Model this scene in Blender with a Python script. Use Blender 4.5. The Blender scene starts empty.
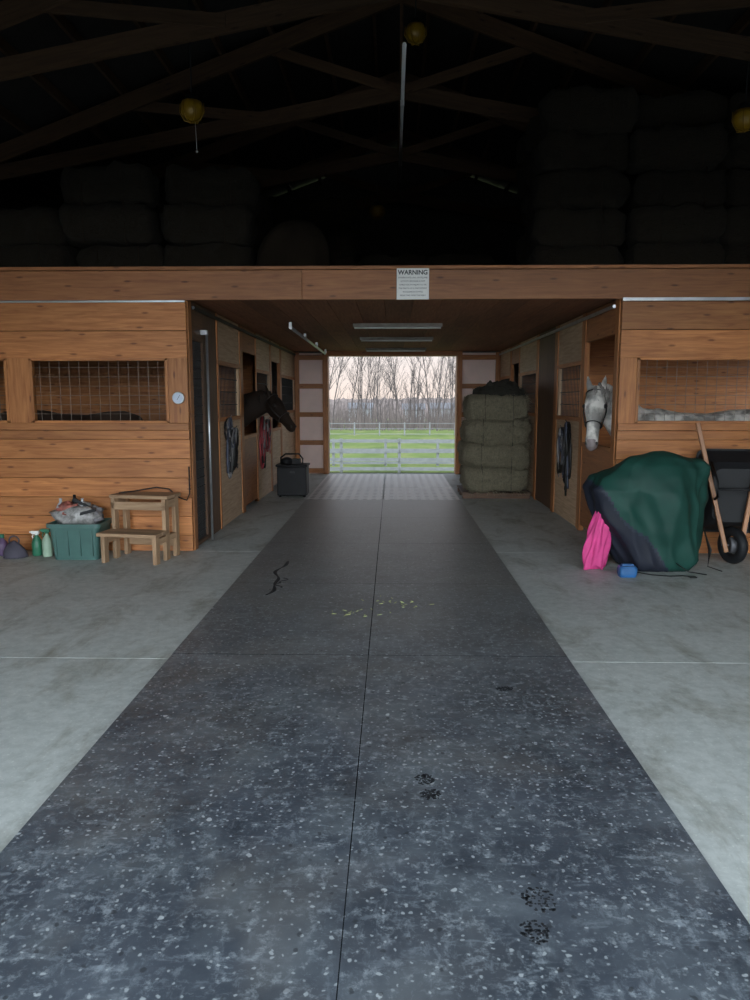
import bpy, math, random
from mathutils import Vector, Matrix, noise
random.seed(7)
R=random.random
def U(a,b): return a+(b-a)*R()
sc=bpy.context.scene
sc.view_settings.view_transform='Standard'
sc.view_settings.look='None'
sc.view_settings.exposure=0.0

# ---------------------------------------------------------------- materials
def newmat(name):
    m=bpy.data.materials.new(name); m.use_nodes=True
    nt=m.node_tree; b=nt.nodes['Principled BSDF']
    return m,nt,b
def N(nt,t,**k):
    n=nt.nodes.new(t)
    for a,v in k.items():
        if a in n.inputs: n.inputs[a].default_value=v
        else: setattr(n,a,v)
    return n
def ramp(nt,fac,stops):
    r=nt.nodes.new('ShaderNodeValToRGB'); e=r.color_ramp.elements
    e[0].position=stops[0][0]; e[0].color=(*stops[0][1],1)
    e[1].position=stops[-1][0]; e[1].color=(*stops[-1][1],1)
    for p,c in stops[1:-1]:
        x=e.new(p); x.color=(*c,1)
    nt.links.new(fac,r.inputs[0]); return r.outputs[0]
def mix(nt,fac,a,b,bt='MIX'):
    m=nt.nodes.new('ShaderNodeMix'); m.data_type='RGBA'; m.blend_type=bt
    for s,v in ((0,fac),(6,a),(7,b)):
        if hasattr(v,'links'): nt.links.new(v,m.inputs[s])
        elif s==0: m.inputs[0].default_value=v
        else: m.inputs[s].default_value=(*v,1)
    return m.outputs[2]
def coords(nt,kind='Object',scale=(1,1,1)):
    tc=nt.nodes.new('ShaderNodeTexCoord'); mp=nt.nodes.new('ShaderNodeMapping')
    mp.inputs['Scale'].default_value=scale
    nt.links.new(tc.outputs[kind],mp.inputs[0]); return mp.outputs[0]
def noi(nt,vec,scale,detail=4,rough=.5,dist=0):
    n=N(nt,'ShaderNodeTexNoise',Scale=scale,Detail=detail,Roughness=rough,Distortion=dist)
    nt.links.new(vec,n.inputs['Vector']); return n.outputs['Fac']
def bump(nt,b,h,strength=.3,dist=.01):
    bp=N(nt,'ShaderNodeBump',Strength=strength,Distance=dist)
    nt.links.new(h,bp.inputs['Height']); nt.links.new(bp.outputs[0],b.inputs['Normal'])
def wood(name,dark,light,rough=.55,knots=True,var=.35):
    m,nt,b=newmat(name)
    v=coords(nt,'UV',(1.2,16,1)); g=noi(nt,v,2.2,6,.6,.6)
    c=ramp(nt,g,[(.3,dark),(.68,light)])
    v2=coords(nt,'UV',(.25,.8,1)); g2=noi(nt,v2,1.0,1)
    lo=tuple(1-var for _ in range(3)); 
    c=mix(nt,1.0,c,ramp(nt,g2,[(.3,lo),(.7,(1.15,1.12,1.1))]),'MULTIPLY')
    if knots:
        v3=coords(nt,'UV',(1.1,4.0,1)); vo=N(nt,'ShaderNodeTexVoronoi',Scale=1.5,Randomness=1.0); vo.voronoi_dimensions='2D'
        nt.links.new(v3,vo.inputs['Vector'])
        k=ramp(nt,vo.outputs['Distance'],[(.03,(.28,.2,.15)),(.08,(1,1,1))])
        c=mix(nt,.8,c,k,'MULTIPLY')
    nt.links.new(c,b.inputs['Base Color']); b.inputs['Roughness'].default_value=rough
    bump(nt,b,g,.25,.004)
    return m
def plain(name,col,rough=.6,metal=0,varc=.15,sc_=8,bumpy=0,spec=.5):
    m,nt,b=newmat(name)
    v=coords(nt); g=noi(nt,v,sc_,4)
    lo=tuple(c*(1-varc) for c in col); hi=tuple(min(1,c*(1+varc)) for c in col)
    nt.links.new(ramp(nt,g,[(.3,lo),(.7,hi)]),b.inputs['Base Color'])
    b.inputs['Roughness'].default_value=rough; b.inputs['Metallic'].default_value=metal; b.inputs['Specular IOR Level'].default_value=spec
    if bumpy: bump(nt,b,g,bumpy,.01)
    return m

M_pine=wood('pine_boards',(.29,.095,.025),(.53,.22,.068),.55)
M_pine2=wood('pine_beam',(.23,.082,.028),(.38,.155,.054),.55)
M_ply=wood('plywood_scuffed',(.40,.26,.155),(.62,.45,.30),.6,False)
M_dark=wood('dark_wood',(.07,.036,.02),(.16,.085,.045),.6,False)
M_ceil=wood('ceiling_wood',(.22,.085,.040),(.36,.15,.072),.85,False)
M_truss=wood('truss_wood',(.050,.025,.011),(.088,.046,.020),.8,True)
M_stool=wood('stool_wood',(.30,.18,.10),(.52,.35,.21),.7,False)
M_handle=wood('handle_wood',(.25,.11,.05),(.42,.2,.09),.5,False)
M_wire=plain('galvanized_wire',(.20,.16,.13),.6,.3)
M_wiredark=plain('dark_wire',(.04,.04,.04),.5,.5)
M_steel=plain('galvanized_steel',(.5,.52,.54),.35,.8)
M_black=plain('black_leather',(.015,.014,.013),.45)
M_blackp=plain('black_plastic',(.012,.0125,.014),.55,spec=.25)
M_white=plain('white_enamel',(.75,.75,.72),.4,0,.04)
M_roof=plain('roof_sheet',(.018,.015,.013),.9)
M_redstrap=plain('red_nylon',(.36,.05,.06),.6)
M_bluestrap=plain('blue_nylon',(.08,.09,.13),.6)

def concrete():
    m,nt,b=newmat('concrete'); v=coords(nt)
    g=noi(nt,v,1.3,8,.62); g2=noi(nt,v,14,5,.7); g3=noi(nt,v,55,2)
    c=ramp(nt,g,[(.3,(.38,.41,.395)),(.7,(.56,.585,.565))])
    c=mix(nt,.5,c,ramp(nt,g2,[(.35,(.36,.39,.375)),(.6,(.57,.595,.575))]))
    sp=ramp(nt,g3,[(.62,(1,1,1)),(.75,(1.3,1.3,1.25))]); c=mix(nt,1,c,sp,'MULTIPLY')
    dr=ramp(nt,noi(nt,coords(nt,'Object',(1,.5,1)),3,8,.7,.5),[(.50,(1,1,1)),(.72,(.55,.52,.46))]); c=mix(nt,1,c,dr,'MULTIPLY')
    nt.links.new(c,b.inputs['Base Color']); b.inputs['Roughness'].default_value=.6
    bump(nt,b,g2,.12,.004); return m
M_conc=concrete()
def spots(nt,scale,r0,r1,thr,vec=(1,1,1),w=.6):
    v=coords(nt,'Object',vec); nz=N(nt,'ShaderNodeTexNoise',Scale=30.0,Detail=3.0); nt.links.new(v,nz.inputs['Vector'])
    vm=N(nt,'ShaderNodeVectorMath'); vm.operation='MULTIPLY_ADD'; nt.links.new(nz.outputs['Color'],vm.inputs[0]); vm.inputs[1].default_value=(.03,.03,0); nt.links.new(v,vm.inputs[2])
    vo=N(nt,'ShaderNodeTexVoronoi',Scale=scale,Randomness=1.0); vo.voronoi_dimensions='2D'; nt.links.new(vm.outputs[0],vo.inputs['Vector'])
    k=ramp(nt,vo.outputs['Distance'],[(r0,(w,w,w)),(r1,(0,0,0))])
    se=nt.nodes.new('ShaderNodeSeparateColor'); nt.links.new(vo.outputs['Color'],se.inputs[0])
    return mix(nt,1,k,ramp(nt,se.outputs[0],[(thr,(0,0,0)),(thr+.1,(1,1,1))]),'MULTIPLY')
def rubber():
    m,nt,b=newmat('rubber_mat'); v=coords(nt)
    base=ramp(nt,noi(nt,v,2.0,6,.6),[(.3,(.034,.042,.054)),(.7,(.078,.092,.114))])
    s1=noi(nt,coords(nt,'Object',(6,13,1)),1.7,7,.75,.3)
    s2=noi(nt,coords(nt,'Object',(14,7,1)),1.5,7,.75,.4)
    a=ramp(nt,s1,[(.53,(0,0,0)),(.63,(.75,.75,.75))]); a2=ramp(nt,s2,[(.54,(0,0,0)),(.64,(.7,.7,.7))])
    s=mix(nt,1,a,a2,'ADD')
    big=ramp(nt,noi(nt,v,1.5,5,.7),[(.36,(.08,.08,.08)),(.66,(.95,.95,.95))])
    s=mix(nt,1,s,big,'MULTIPLY')
    c=mix(nt,s,base,(.235,.27,.305))
    s3=ramp(nt,noi(nt,v,20,6,.75),[(.54,(0,0,0)),(.68,(.6,.6,.6))]); c=mix(nt,s3,c,(.34,.385,.42))
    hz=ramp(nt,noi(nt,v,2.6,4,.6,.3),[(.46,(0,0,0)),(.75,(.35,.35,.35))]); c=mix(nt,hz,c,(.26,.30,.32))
    wt=ramp(nt,noi(nt,coords(nt,'Object',(1,.7,1)),3.4,5,.65,.3),[(.56,(1,1,1)),(.70,(.45,.46,.49))]); c=mix(nt,1,c,wt,'MULTIPLY')
    d=ramp(nt,noi(nt,v,.9,5,.6,.4),[(.48,(0,0,0)),(.72,(.45,.45,.45))]); c=mix(nt,d,c,(.20,.185,.165))
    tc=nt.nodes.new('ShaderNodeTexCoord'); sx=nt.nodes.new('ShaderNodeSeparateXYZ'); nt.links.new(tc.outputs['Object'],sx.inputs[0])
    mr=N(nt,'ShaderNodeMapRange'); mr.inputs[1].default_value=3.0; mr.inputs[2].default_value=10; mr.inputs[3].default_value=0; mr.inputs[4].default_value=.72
    nt.links.new(sx.outputs[1],mr.inputs[0]); c=mix(nt,mr.outputs[0],c,(.34,.33,.30))  # dust plus the doorway's gleam put into the colour, growing towards the far end
    c=mix(nt,spots(nt,4.5,.04,.055,.78),c,(.58,.62,.64))
    c=mix(nt,spots(nt,13.0,.06,.10,.62),c,(.48,.52,.54))
    c=mix(nt,spots(nt,25.0,.08,.14,.5),c,(.42,.46,.48))
    c=mix(nt,spots(nt,11.0,.07,.11,.72,(1.1,1,1),.7),c,(.03,.033,.038))
    nt.links.new(c,b.inputs['Base Color']); b.inputs['Roughness'].default_value=.42
    b.inputs['Specular IOR Level'].default_value=.45
    bump(nt,b,noi(nt,v,70,4),.2,.004); return m
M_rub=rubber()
M_seam=plain('seam_shadow_rubber',(.018,.019,.022),1,spec=0)
M_print=plain('wet_print',(.022,.025,.030),.5)
def gridmat():
    m,nt,b=newmat('perforated_mat'); v=coords(nt,'Object',(7,5,7))
    vo=N(nt,'ShaderNodeTexVoronoi',Scale=1.0,Randomness=0.0); vo.voronoi_dimensions='2D'; nt.links.new(v,vo.inputs['Vector'])
    c=ramp(nt,vo.outputs['Distance'],[(.22,(.18,.185,.19)),(.34,(.66,.66,.64))])
    nt.links.new(c,b.inputs['Base Color']); b.inputs['Roughness'].default_value=.4; return m
M_grid=gridmat()
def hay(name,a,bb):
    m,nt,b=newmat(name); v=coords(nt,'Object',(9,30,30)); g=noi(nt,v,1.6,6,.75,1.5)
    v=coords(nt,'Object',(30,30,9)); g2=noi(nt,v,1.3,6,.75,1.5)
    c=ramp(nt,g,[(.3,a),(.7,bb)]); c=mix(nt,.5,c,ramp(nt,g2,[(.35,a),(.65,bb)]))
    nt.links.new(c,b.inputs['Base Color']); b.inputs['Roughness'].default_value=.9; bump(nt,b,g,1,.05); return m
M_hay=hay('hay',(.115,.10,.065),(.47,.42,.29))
M_hay2=hay('hay_loft_shaded',(.015,.010,.005),(.035,.025,.012))  # darker copy of the hay; the loft's dimness is put into its colour
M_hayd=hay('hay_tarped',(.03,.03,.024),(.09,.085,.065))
def grass():
    m,nt,b=newmat('pasture_grass'); v=coords(nt,'Object',(1,.35,1)); g=noi(nt,v,.5,6,.6)
    c=ramp(nt,g,[(.3,(.052,.070,.020)),(.5,(.076,.102,.026)),(.72,(.12,.122,.048))])
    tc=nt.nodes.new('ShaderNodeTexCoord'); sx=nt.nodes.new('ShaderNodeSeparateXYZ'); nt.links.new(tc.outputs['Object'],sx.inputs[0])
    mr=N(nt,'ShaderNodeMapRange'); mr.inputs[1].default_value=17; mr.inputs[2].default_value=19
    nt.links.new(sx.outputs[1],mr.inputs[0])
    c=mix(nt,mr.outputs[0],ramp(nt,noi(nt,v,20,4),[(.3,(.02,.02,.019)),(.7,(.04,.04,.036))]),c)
    nt.links.new(c,b.inputs['Base Color']); b.inputs['Roughness'].default_value=.95; b.inputs['Specular IOR Level'].default_value=.15; return m
M_grass=grass()
M_fence=plain('weathered_grey_paint',(.095,.097,.096),.8,0,.15,5)
M_bark=plain('bare_bark',(.042,.033,.031),.9,0,.3)
M_brush=plain('brush_bark',(.060,.046,.041),.9,0,.35,.6)

# ---------------------------------------------------------------- mesh builder
class MB:
    def __init__(s): s.v=[];s.f=[];s.m=[];s.uv=[];s.sm=[]
    def box(s,c,d,m=0,rot=None,uvo=None):
        c=Vector(c); hx,hy,hz=d[0]/2,d[1]/2,d[2]/2
        o=len(s.v); P=[Vector((x*hx,y*hy,z*hz)) for z in(-1,1) for y in(-1,1) for x in(-1,1)]
        for p in P: s.v.append((rot@p if rot else p)+c)
        L=max(range(3),key=lambda i:d[i]); ru,rv=(R()*50,R()*50) if uvo is None else uvo
        for idx,n in (((0,2,3,1),2),((4,5,7,6),2),((0,1,5,4),1),((2,6,7,3),1),((0,4,6,2),0),((1,3,7,5),0)):
            ax=[i for i in range(3) if i!=n]
            if L in ax: ua=L; va=[i for i in ax if i!=L][0]
            else: ua,va=ax
            s.f.append([o+i for i in idx]); s.m.append(m); s.sm.append(False)
            s.uv.append([(P[i][ua]+ru,P[i][va]+rv+n*.37) for i in idx])
    def bb(s,x0,x1,y0,y1,z0,z1,m=0): s.box(((x0+x1)/2,(y0+y1)/2,(z0+z1)/2),(abs(x1-x0),abs(y1-y0),abs(z1-z0)),m)
    def beam(s,a,b,w,h,m=0):
        a=Vector(a);b=Vector(b);d=b-a;L=d.length;x=d.normalized()
        up=Vector((0,0,1)) if abs(x.z)<.95 else Vector((0,1,0))
        y=up.cross(x).normalized(); z=x.cross(y)
        s.box((a+b)/2,(L,w,h),m,Matrix((x,y,z)).transposed())
    def rings(s,rs,m=0,cap=True,smooth=True):
        o=len(s.v); n=len(rs[0])
        for r in rs:
            for p in r: s.v.append(Vector(p))
        for j in range(len(rs)-1):
            for i in range(n):
                a=o+j*n+i;b=o+j*n+(i+1)%n
                s.f.append([a,b,b+n,a+n]); s.m.append(m); s.sm.append(smooth); s.uv.append([(i/n,j*.1),((i+1)/n,j*.1),((i+1)/n,j*.1+.1),(i/n,j*.1+.1)])
        if cap:
            s.f.append([o+i for i in range(n)][::-1]); s.m.append(m); s.sm.append(False); s.uv.append([(0,0)]*n)
            e=o+(len(rs)-1)*n; s.f.append([e+i for i in range(n)]); s.m.append(m); s.sm.append(False); s.uv.append([(0,0)]*n)
    def tube(s,pts,r,m=0,n=8,cap=True,flat=1.0,up=None):
        pts=[Vector(p) for p in pts]; rs=[]
        if not isinstance(r,(list,tuple)): r=[r]*len(pts)
        for i,p in enumerate(pts):
            t=(pts[min(i+1,len(pts)-1)]-pts[max(i-1,0)]).normalized()
            u=up or Vector((0,0,1))
            if abs(t.dot(u))>.97: u=Vector((0,1,0)) if abs(t.y)<.9 else Vector((1,0,0))
            a=t.cross(u).normalized(); b=a.cross(t).normalized()
            rr=r[i]; ra,rb=(rr if isinstance(rr,tuple) else (rr*flat,rr))
            rs.append([p+a*math.cos(2*math.pi*k/n)*ra+b*math.sin(2*math.pi*k/n)*rb for k in range(n)])
        s.rings(rs,m,cap)
    def lathe(s,c,prof,m=0,n=16,rot=None):
        c=Vector(c); rs=[]
        for r,z in prof:
            ring=[Vector((math.cos(2*math.pi*k/n)*r,math.sin(2*math.pi*k/n)*r,z)) for k in range(n)]
            rs.append([(rot@p if rot else p)+c for p in ring])
        s.rings(rs,m)
    def sphere(s,c,r,m=0,n=12,k=8):
        if not isinstance(r,(list,tuple)): r=(r,r,r)
        rs=[]
        for j in range(k+1):
            ph=math.pi*(j/k); q=max(math.sin(ph),.02)
            rs.append([(c[0]+r[0]*q*math.cos(2*math.pi*i/n),c[1]+r[1]*q*math.sin(2*math.pi*i/n),c[2]-r[2]*math.cos(ph)) for i in range(n)])
        s.rings(rs,m)
    def torus(s,c,R_,r,m=0,axis='Y',n=28,k=8):
        o=len(s.v);c=Vector(c)
        for i in range(n):
            a=2*math.pi*i/n
            for j in range(k):
                b=2*math.pi*j/k; q=R_+r*math.cos(b)
                p={'Y':(q*math.cos(a),r*math.sin(b),q*math.sin(a)),'X':(r*math.sin(b),q*math.cos(a),q*math.sin(a)),'Z':(q*math.cos(a),q*math.sin(a),r*math.sin(b))}[axis]
                s.v.append(c+Vector(p))
        for i in range(n):
            for j in range(k):
                a=o+i*k+j;b=o+i*k+(j+1)%k;c2=o+((i+1)%n)*k+(j+1)%k;d=o+((i+1)%n)*k+j
                s.f.append([a,d,c2,b]);s.m.append(m);s.sm.append(True);s.uv.append([(0,0)]*4)
    def done(s,name,mats,parent=None,bevel=0,loc=None,rotz=0):
        me=bpy.data.meshes.new(name); me.from_pydata([tuple(v) for v in s.v],[],s.f)
        for mt in (mats if isinstance(mats,list) else [mats]): me.materials.append(mt)
        uvl=me.uv_layers.new(name='UVMap'); k=0
        for i,p in enumerate(me.polygons):
            p.material_index=s.m[i]; p.use_smooth=s.sm[i]
            for q in s.uv[i]: uvl.data[k].uv=q; k+=1
        me.update()
        ob=bpy.data.objects.new(name,me); sc.collection.objects.link(ob)
        if parent: ob.parent=parent
        if loc: ob.location=loc
        if rotz: ob.rotation_euler=(0,0,rotz)
        if bevel:
            b=ob.modifiers.new('bevel','BEVEL'); b.width=bevel; b.segments=2; b.limit_method='ANGLE'
        return ob
def empty(name,loc=(0,0,0),rz=0):
    e=bpy.data.objects.new(name,None); sc.collection.objects.link(e); e.location=loc; e.rotation_euler=(0,0,rz); e.empty_display_size=.2; return e

XL,XR=-2.08,2.28
YF,YE=7.7,16.1
WL,WR=-5.8,6.0
RX=.1; RZ=6.7; SL=.36
def roofz(x): return RZ-SL*abs(x-RX)

# ---------------------------------------------------------------- floor & ground
b=MB()
ys=[-1.2,1.2,4.42,7.72,11.9,16.2]; g=.006
b.bb(WL-.1,WR+.1,-1.2,16.2,-.25,-.012)
for i in range(len(ys)-1):
    for x0,x1 in ((WL-.1,-.2),(-.2+g,WR+.1)):
        b.bb(x0,x1,ys[i]+g/2,ys[i+1]-g/2,-.012,0)
b.done('floor',M_conc)
b=MB(); T=.012
rows=[(-1.19,4.48)]; y=4.48
while y<11.6: rows.append((y,y+1.83)); y+=1.83
for (y0,y1) in rows:
    for x0,x1 in ((-1.365,-.144),(-.139,1.085)):
        j=U(-.002,.002)
        b.bb(x0+j,x1-.001+j*.5,y0+.0025,y1-.0025,0.0005,T)
b.bb(-1.355,1.075,-1.18,rows[-1][1],.0002,T-.0002,1)
yl=rows[-1][1]
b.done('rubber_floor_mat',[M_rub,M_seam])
b=MB()
for x0,x1 in ((-1.36,-.155),(-.13,1.08)):
    b.bb(x0,x1,yl+.01,yl+1.7,.0005,T); b.bb(x0,x1,yl+1.73,15.9,.0005,T)
b.done('perforated_floor_mat',M_grid)
def prints(cx,cy,w,h,rot):
    b=MB()
    for _ in range(90):
        a=U(0,2*math.pi); r=math.sqrt(R()); x=r*math.cos(a)*w; y=r*math.sin(a)*h
        X=cx+x*math.cos(rot)-y*math.sin(rot); Y=cy+x*math.sin(rot)+y*math.cos(rot); q=U(.003,.007)
        b.lathe((X,Y,T+.0002),[(q,0),(q*.8,.0006)],0,6)
    b.done('damp_boot_print',M_print)
prints(.47,2.2,.05,.065,.3); prints(.43,2.05,.045,.05,.1); prints(.14,2.95,.04,.045,0); prints(.16,2.83,.045,.04,.4)
prints(.62,3.95,.05,.03,.2)
b=MB()
def stain(x0,y0,y1,amp,w,ph):
    n=40; pts=[]
    for i in range(n+1):
        t=i/n; pts.append((x0+amp*math.sin(t*7+ph)+amp*.5*math.sin(t*17),y0+(y1-y0)*t,T+.0003))
    b.tube(pts,[(w*(.35+.65*abs(math.sin(i*.31+ph))),.0004) for i in range(n+1)],0,8)
stain(-1.02,5.9,7.2,.035,.018,0); stain(-.96,6.15,6.5,.03,.012,2)
b.done('damp_stain',M_print)
b=MB()
for cx,cy,n,r in ((-.25,5.4,16,.1),(0.05,5.75,14,.1),(.2,5.6,6,.05),(1.3,12.2,90,.5),(1.9,11.9,80,.35)):
    for _ in range(n):
        x=cx+random.gauss(0,r); y=cy+random.gauss(0,r*.5); a=U(0,3.14); L=U(.015,.04)
        if x>2.2 or y>11.9: continue
        zz=T+.001 if x<1.08 else .001
        b.beam((x,y,zz),(x+math.cos(a)*L,y+math.sin(a)*L,zz+.002),.004,.002)
b.done('hay_wisps',plain('hay_wisp',(.46,.50,.2),.8))

b=MB()
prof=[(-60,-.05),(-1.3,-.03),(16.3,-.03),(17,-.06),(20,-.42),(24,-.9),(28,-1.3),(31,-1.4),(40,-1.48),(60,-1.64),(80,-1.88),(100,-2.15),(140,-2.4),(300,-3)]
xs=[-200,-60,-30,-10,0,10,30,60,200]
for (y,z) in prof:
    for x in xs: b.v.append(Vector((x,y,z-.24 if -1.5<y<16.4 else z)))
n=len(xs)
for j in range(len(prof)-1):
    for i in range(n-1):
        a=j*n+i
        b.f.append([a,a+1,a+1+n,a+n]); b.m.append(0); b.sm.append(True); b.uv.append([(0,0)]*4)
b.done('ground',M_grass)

def fence(y,z0,hh,nr,name,rail=.14,x0=-30,x1=30):
    b=MB(); x=x0
    while x<=x1:
        b.bb(x-.06,x+.06,y-.06,y+.06,z0-.3,z0+hh+.05); x+=2.4
    for i in range(nr):
        z=z0+hh-.05-i*(hh-.2)/(nr-1)
        x=x0
        while x<x1:
            b.bb(x+.01,x+2.39,y-.1,y-.07,z-rail/2+U(-.015,.015),z+rail/2); x+=2.4
    return b.done(name,M_fence)
fence(31,-1.4,1.35,4,'board_fence',.15,-30.9,30)
fence(34.5,-1.44,1.2,3,'board_fence',.10,-31.5,30)
fence(72,-1.8,1.2,3,'board_fence',.05)

def tree(b,x,y,z,h):
    def br(p,d,L,r,lv):
        pts=[p];q=p.copy();dd=d.copy()
        for i in range(3):
            dd=(dd+Vector((U(-.12,.12),U(-.12,.12),U(0,.08)))).normalized(); q=q+dd*L/3; pts.append(q.copy())
        b.tube(pts,[r,r*.8,r*.6,r*.3],0,3 if lv>0 else 5,False)
        if lv>=3: return
        for k in range([10,5,3][lv]):
            t=U(.2,1) ; i=min(int(t*3),2); pp=pts[i].lerp(pts[i+1],t*3-i)
            a=U(0,2*math.pi); s=U(.4,.75); nd=(dd+Vector((math.cos(a),math.sin(a),U(.1,.5)))*s).normalized()
            br(pp,nd,L*U(.28,.45),max(r*.42*(1.1-t*.5),.012),lv+1)
    br(Vector((x,y,z)),Vector((U(-.05,.05),0,1)),h,h*U(.007,.012),0)
b=MB(); random.seed(3)
for i in range(84):
    x=-26+i*.63+U(-.5,.5); y=U(86,116); tree(b,x,y,-2.2,U(7,12))
for i in range(6500):
    x=U(-32,32); y=U(88,120); h=U(.8,6)*U(.6,1); w=U(.02,.06)
    o=len(b.v); t=U(-.5,.5)
    b.v+= [Vector((x-w,y,-2.4)),Vector((x+w,y,-2.4)),Vector((x+t,y,-2.4+h))]
    b.f.append([o,o+1,o+2]); b.m.append(1); b.sm.append(False); b.uv.append([(0,0)]*3)
b.done('bare_tree_line',[M_bark,M_brush])
b=MB(); rt=[];rb=[]
for i in range(361):
    x=-90+i*.5; hgt=1.9+.25*noise.noise(Vector((x*.05,0,0)))+.5*noise.noise(Vector((x*.9,3,0)))+.5*noise.noise(Vector((x*2.7,3,0))); rt.append((x,170,hgt)); rb.append((x,165,-3))
for p in rb+rt: b.v.append(Vector(p))
for i in range(360): b.f.append([i,i+1,362+i,361+i]); b.m.append(0); b.sm.append(False); b.uv.append([(0,0)]*4)
b.done('distant_woodland',plain('hazy_woods',(.085,.066,.062),1,0,.35,1.5))
for (x,y,w,h) in ((3.6,125,3.5,1.5),(-5.5,130,4,1.6),(8.5,128,4,1.6)):
    b=MB(); b.bb(x-w/2,x+w/2,y,y+4,-2.4,-2.4+h+.9)
    zz=-1.5+h
    b.v+= [Vector(p) for p in ((x-w/2-.2,y-.3,zz),(x+w/2+.2,y-.3,zz),(x+w/2+.2,y+2,zz+1),(x-w/2-.2,y+2,zz+1),(x-w/2-.2,y+4.3,zz),(x+w/2+.2,y+4.3,zz))]
    o=len(b.v)-6
    for f in ([0,1,2,3],[3,2,5,4]): b.f.append([o+i for i in f]); b.m.append(1); b.sm.append(False); b.uv.append([(0,0)]*4)
    b.bb(x-.4,x+.4,y-.05,y,-2.3,-.9,1)
    b.done('farm_outbuilding',[plain('white_siding',(.15,.155,.165),.7),plain('shingle',(.08,.08,.09),.8)])

# ---------------------------------------------------------------- shell walls
M_sheath=plain('metal_siding',(.10,.09,.08),.8)
b=MB()
b.bb(WL-.12,WL,-1.2,16.2,-.02,roofz(WL)-.05)
b.done('wall_left',M_sheath)
b=MB(); wy=[(8.4,10.1),(11.4,12.9)]  # openings added out of view to bring daylight into the right stalls
b.bb(WR,WR+.12,-1.2,16.2,-.02,1.2); b.bb(WR,WR+.12,-1.2,16.2,2.3,roofz(WR)-.05)
y=-1.2
for a,c in wy: b.bb(WR,WR+.12,y,a,1.2,2.3); y=c
b.bb(WR,WR+.12,y,16.2,1.2,2.3)
b.done('wall_right',M_sheath)
b=MB()
for i,(a,c) in enumerate(wy):
    b.bb(WR-.03,WR+.14,a,a+.06,1.2,2.3); b.bb(WR-.03,WR+.14,c-.06,c,1.2,2.3); b.bb(WR-.03,WR+.14,a,c,1.2,1.26); b.bb(WR-.03,WR+.14,a,c,2.24,2.3)
    b.bb(WR+.04,WR+.07,(a+c)/2-.02,(a+c)/2+.02,1.2,2.3)
b.done('added_daylight_window',M_pine)  # frames of the added, unseen windows
def gable(b,y0,y1,zb):
    o=len(b.v)
    P=[(WL-.12,zb),(WR+.12,zb),(WR+.12,roofz(WR)-.05),(RX,RZ-.05),(WL-.12,roofz(WL)-.05)]
    for y in (y0,y1):
        for x,z in P: b.v.append(Vector((x,y,z)))
    for f in ([0,1,2,3,4],[9,8,7,6,5],[0,5,6,1],[1,6,7,2],[2,7,8,3],[3,8,9,4],[4,9,5,0]):
        b.f.append([o+i for i in f]); b.m.append(0); b.sm.append(False); b.uv.append([(0,0)]*len(f))
b=MB(); gable(b,16.2,16.32,2.62)
b.bb(WL,-1.37,16.2,16.32,-.02,2.62); b.bb(1.37,WR,16.2,16.32,-.02,2.62)
b.done('wall_rear',M_sheath)
HD=3.3
b=MB(); gable(b,-1.32,-1.2,HD)
b.bb(WL,-5.2,-1.32,-1.2,-.02,HD); b.bb(5.4,WR,-1.32,-1.2,-.02,HD)
b.done('wall_entrance',M_sheath)
b=MB()
for sx,xe in ((-1,WL-.5),(1,WR+.5)):
    b.beam((RX-sx*.05,7.5,RZ+.10),(xe,7.5,roofz(xe)+.05),18.2,.12)
b.done('roof',M_roof)
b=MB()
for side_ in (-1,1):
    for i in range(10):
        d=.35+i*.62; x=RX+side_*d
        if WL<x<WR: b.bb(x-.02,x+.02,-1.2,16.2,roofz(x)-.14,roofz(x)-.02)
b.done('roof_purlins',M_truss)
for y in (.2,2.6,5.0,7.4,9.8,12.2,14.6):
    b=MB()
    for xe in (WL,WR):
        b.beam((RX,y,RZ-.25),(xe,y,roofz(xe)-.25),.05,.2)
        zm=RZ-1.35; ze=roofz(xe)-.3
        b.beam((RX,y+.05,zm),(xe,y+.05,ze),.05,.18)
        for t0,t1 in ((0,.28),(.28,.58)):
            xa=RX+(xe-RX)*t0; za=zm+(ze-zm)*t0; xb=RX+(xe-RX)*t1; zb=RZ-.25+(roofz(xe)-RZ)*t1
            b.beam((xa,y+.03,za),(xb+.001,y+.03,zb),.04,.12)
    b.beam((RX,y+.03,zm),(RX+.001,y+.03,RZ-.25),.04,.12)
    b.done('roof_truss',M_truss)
b=MB()
b.tube([(.115,8.3,5.22),(.115,13.2,5.22)],.022)
for y in (9.85,12.25): b.bb(.09,.14,y,y+.05,5.2,5.3)
b.done('ridge_conduit',plain('white_pvc',(.9,.9,.9),.4,0,.03))

# ---------------------------------------------------------------- aisle ceiling / loft
b=MB()
x=XL-3.7
while x<XR+3.7:
    b.bb(max(x,WL),min(x+.295,WR),YF+.05,16.18,2.60,2.64); x+=.3
for y in [8.9+1.2*i for i in range(6)]: b.bb(WL,WR,y-.02,y+.02,2.64,2.82)
b.done('ceiling',M_ceil)
b=MB(); b.bb(WL,WR,YF+.05,16.18,2.82,2.86); b.done('loft_floor',M_truss)
b=MB()
b.bb(WL,-.9,YF-.06,YF,2.57,2.855); b.bb(-.897,3.5,YF-.06,YF,2.57,2.855); b.bb(3.503,WR,YF-.06,YF,2.57,2.855)
b.bb(WL,WR,YF-.03,YF+.04,2.865,2.9)
b.done('loft_header_beam',M_pine2,bevel=.004)

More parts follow.
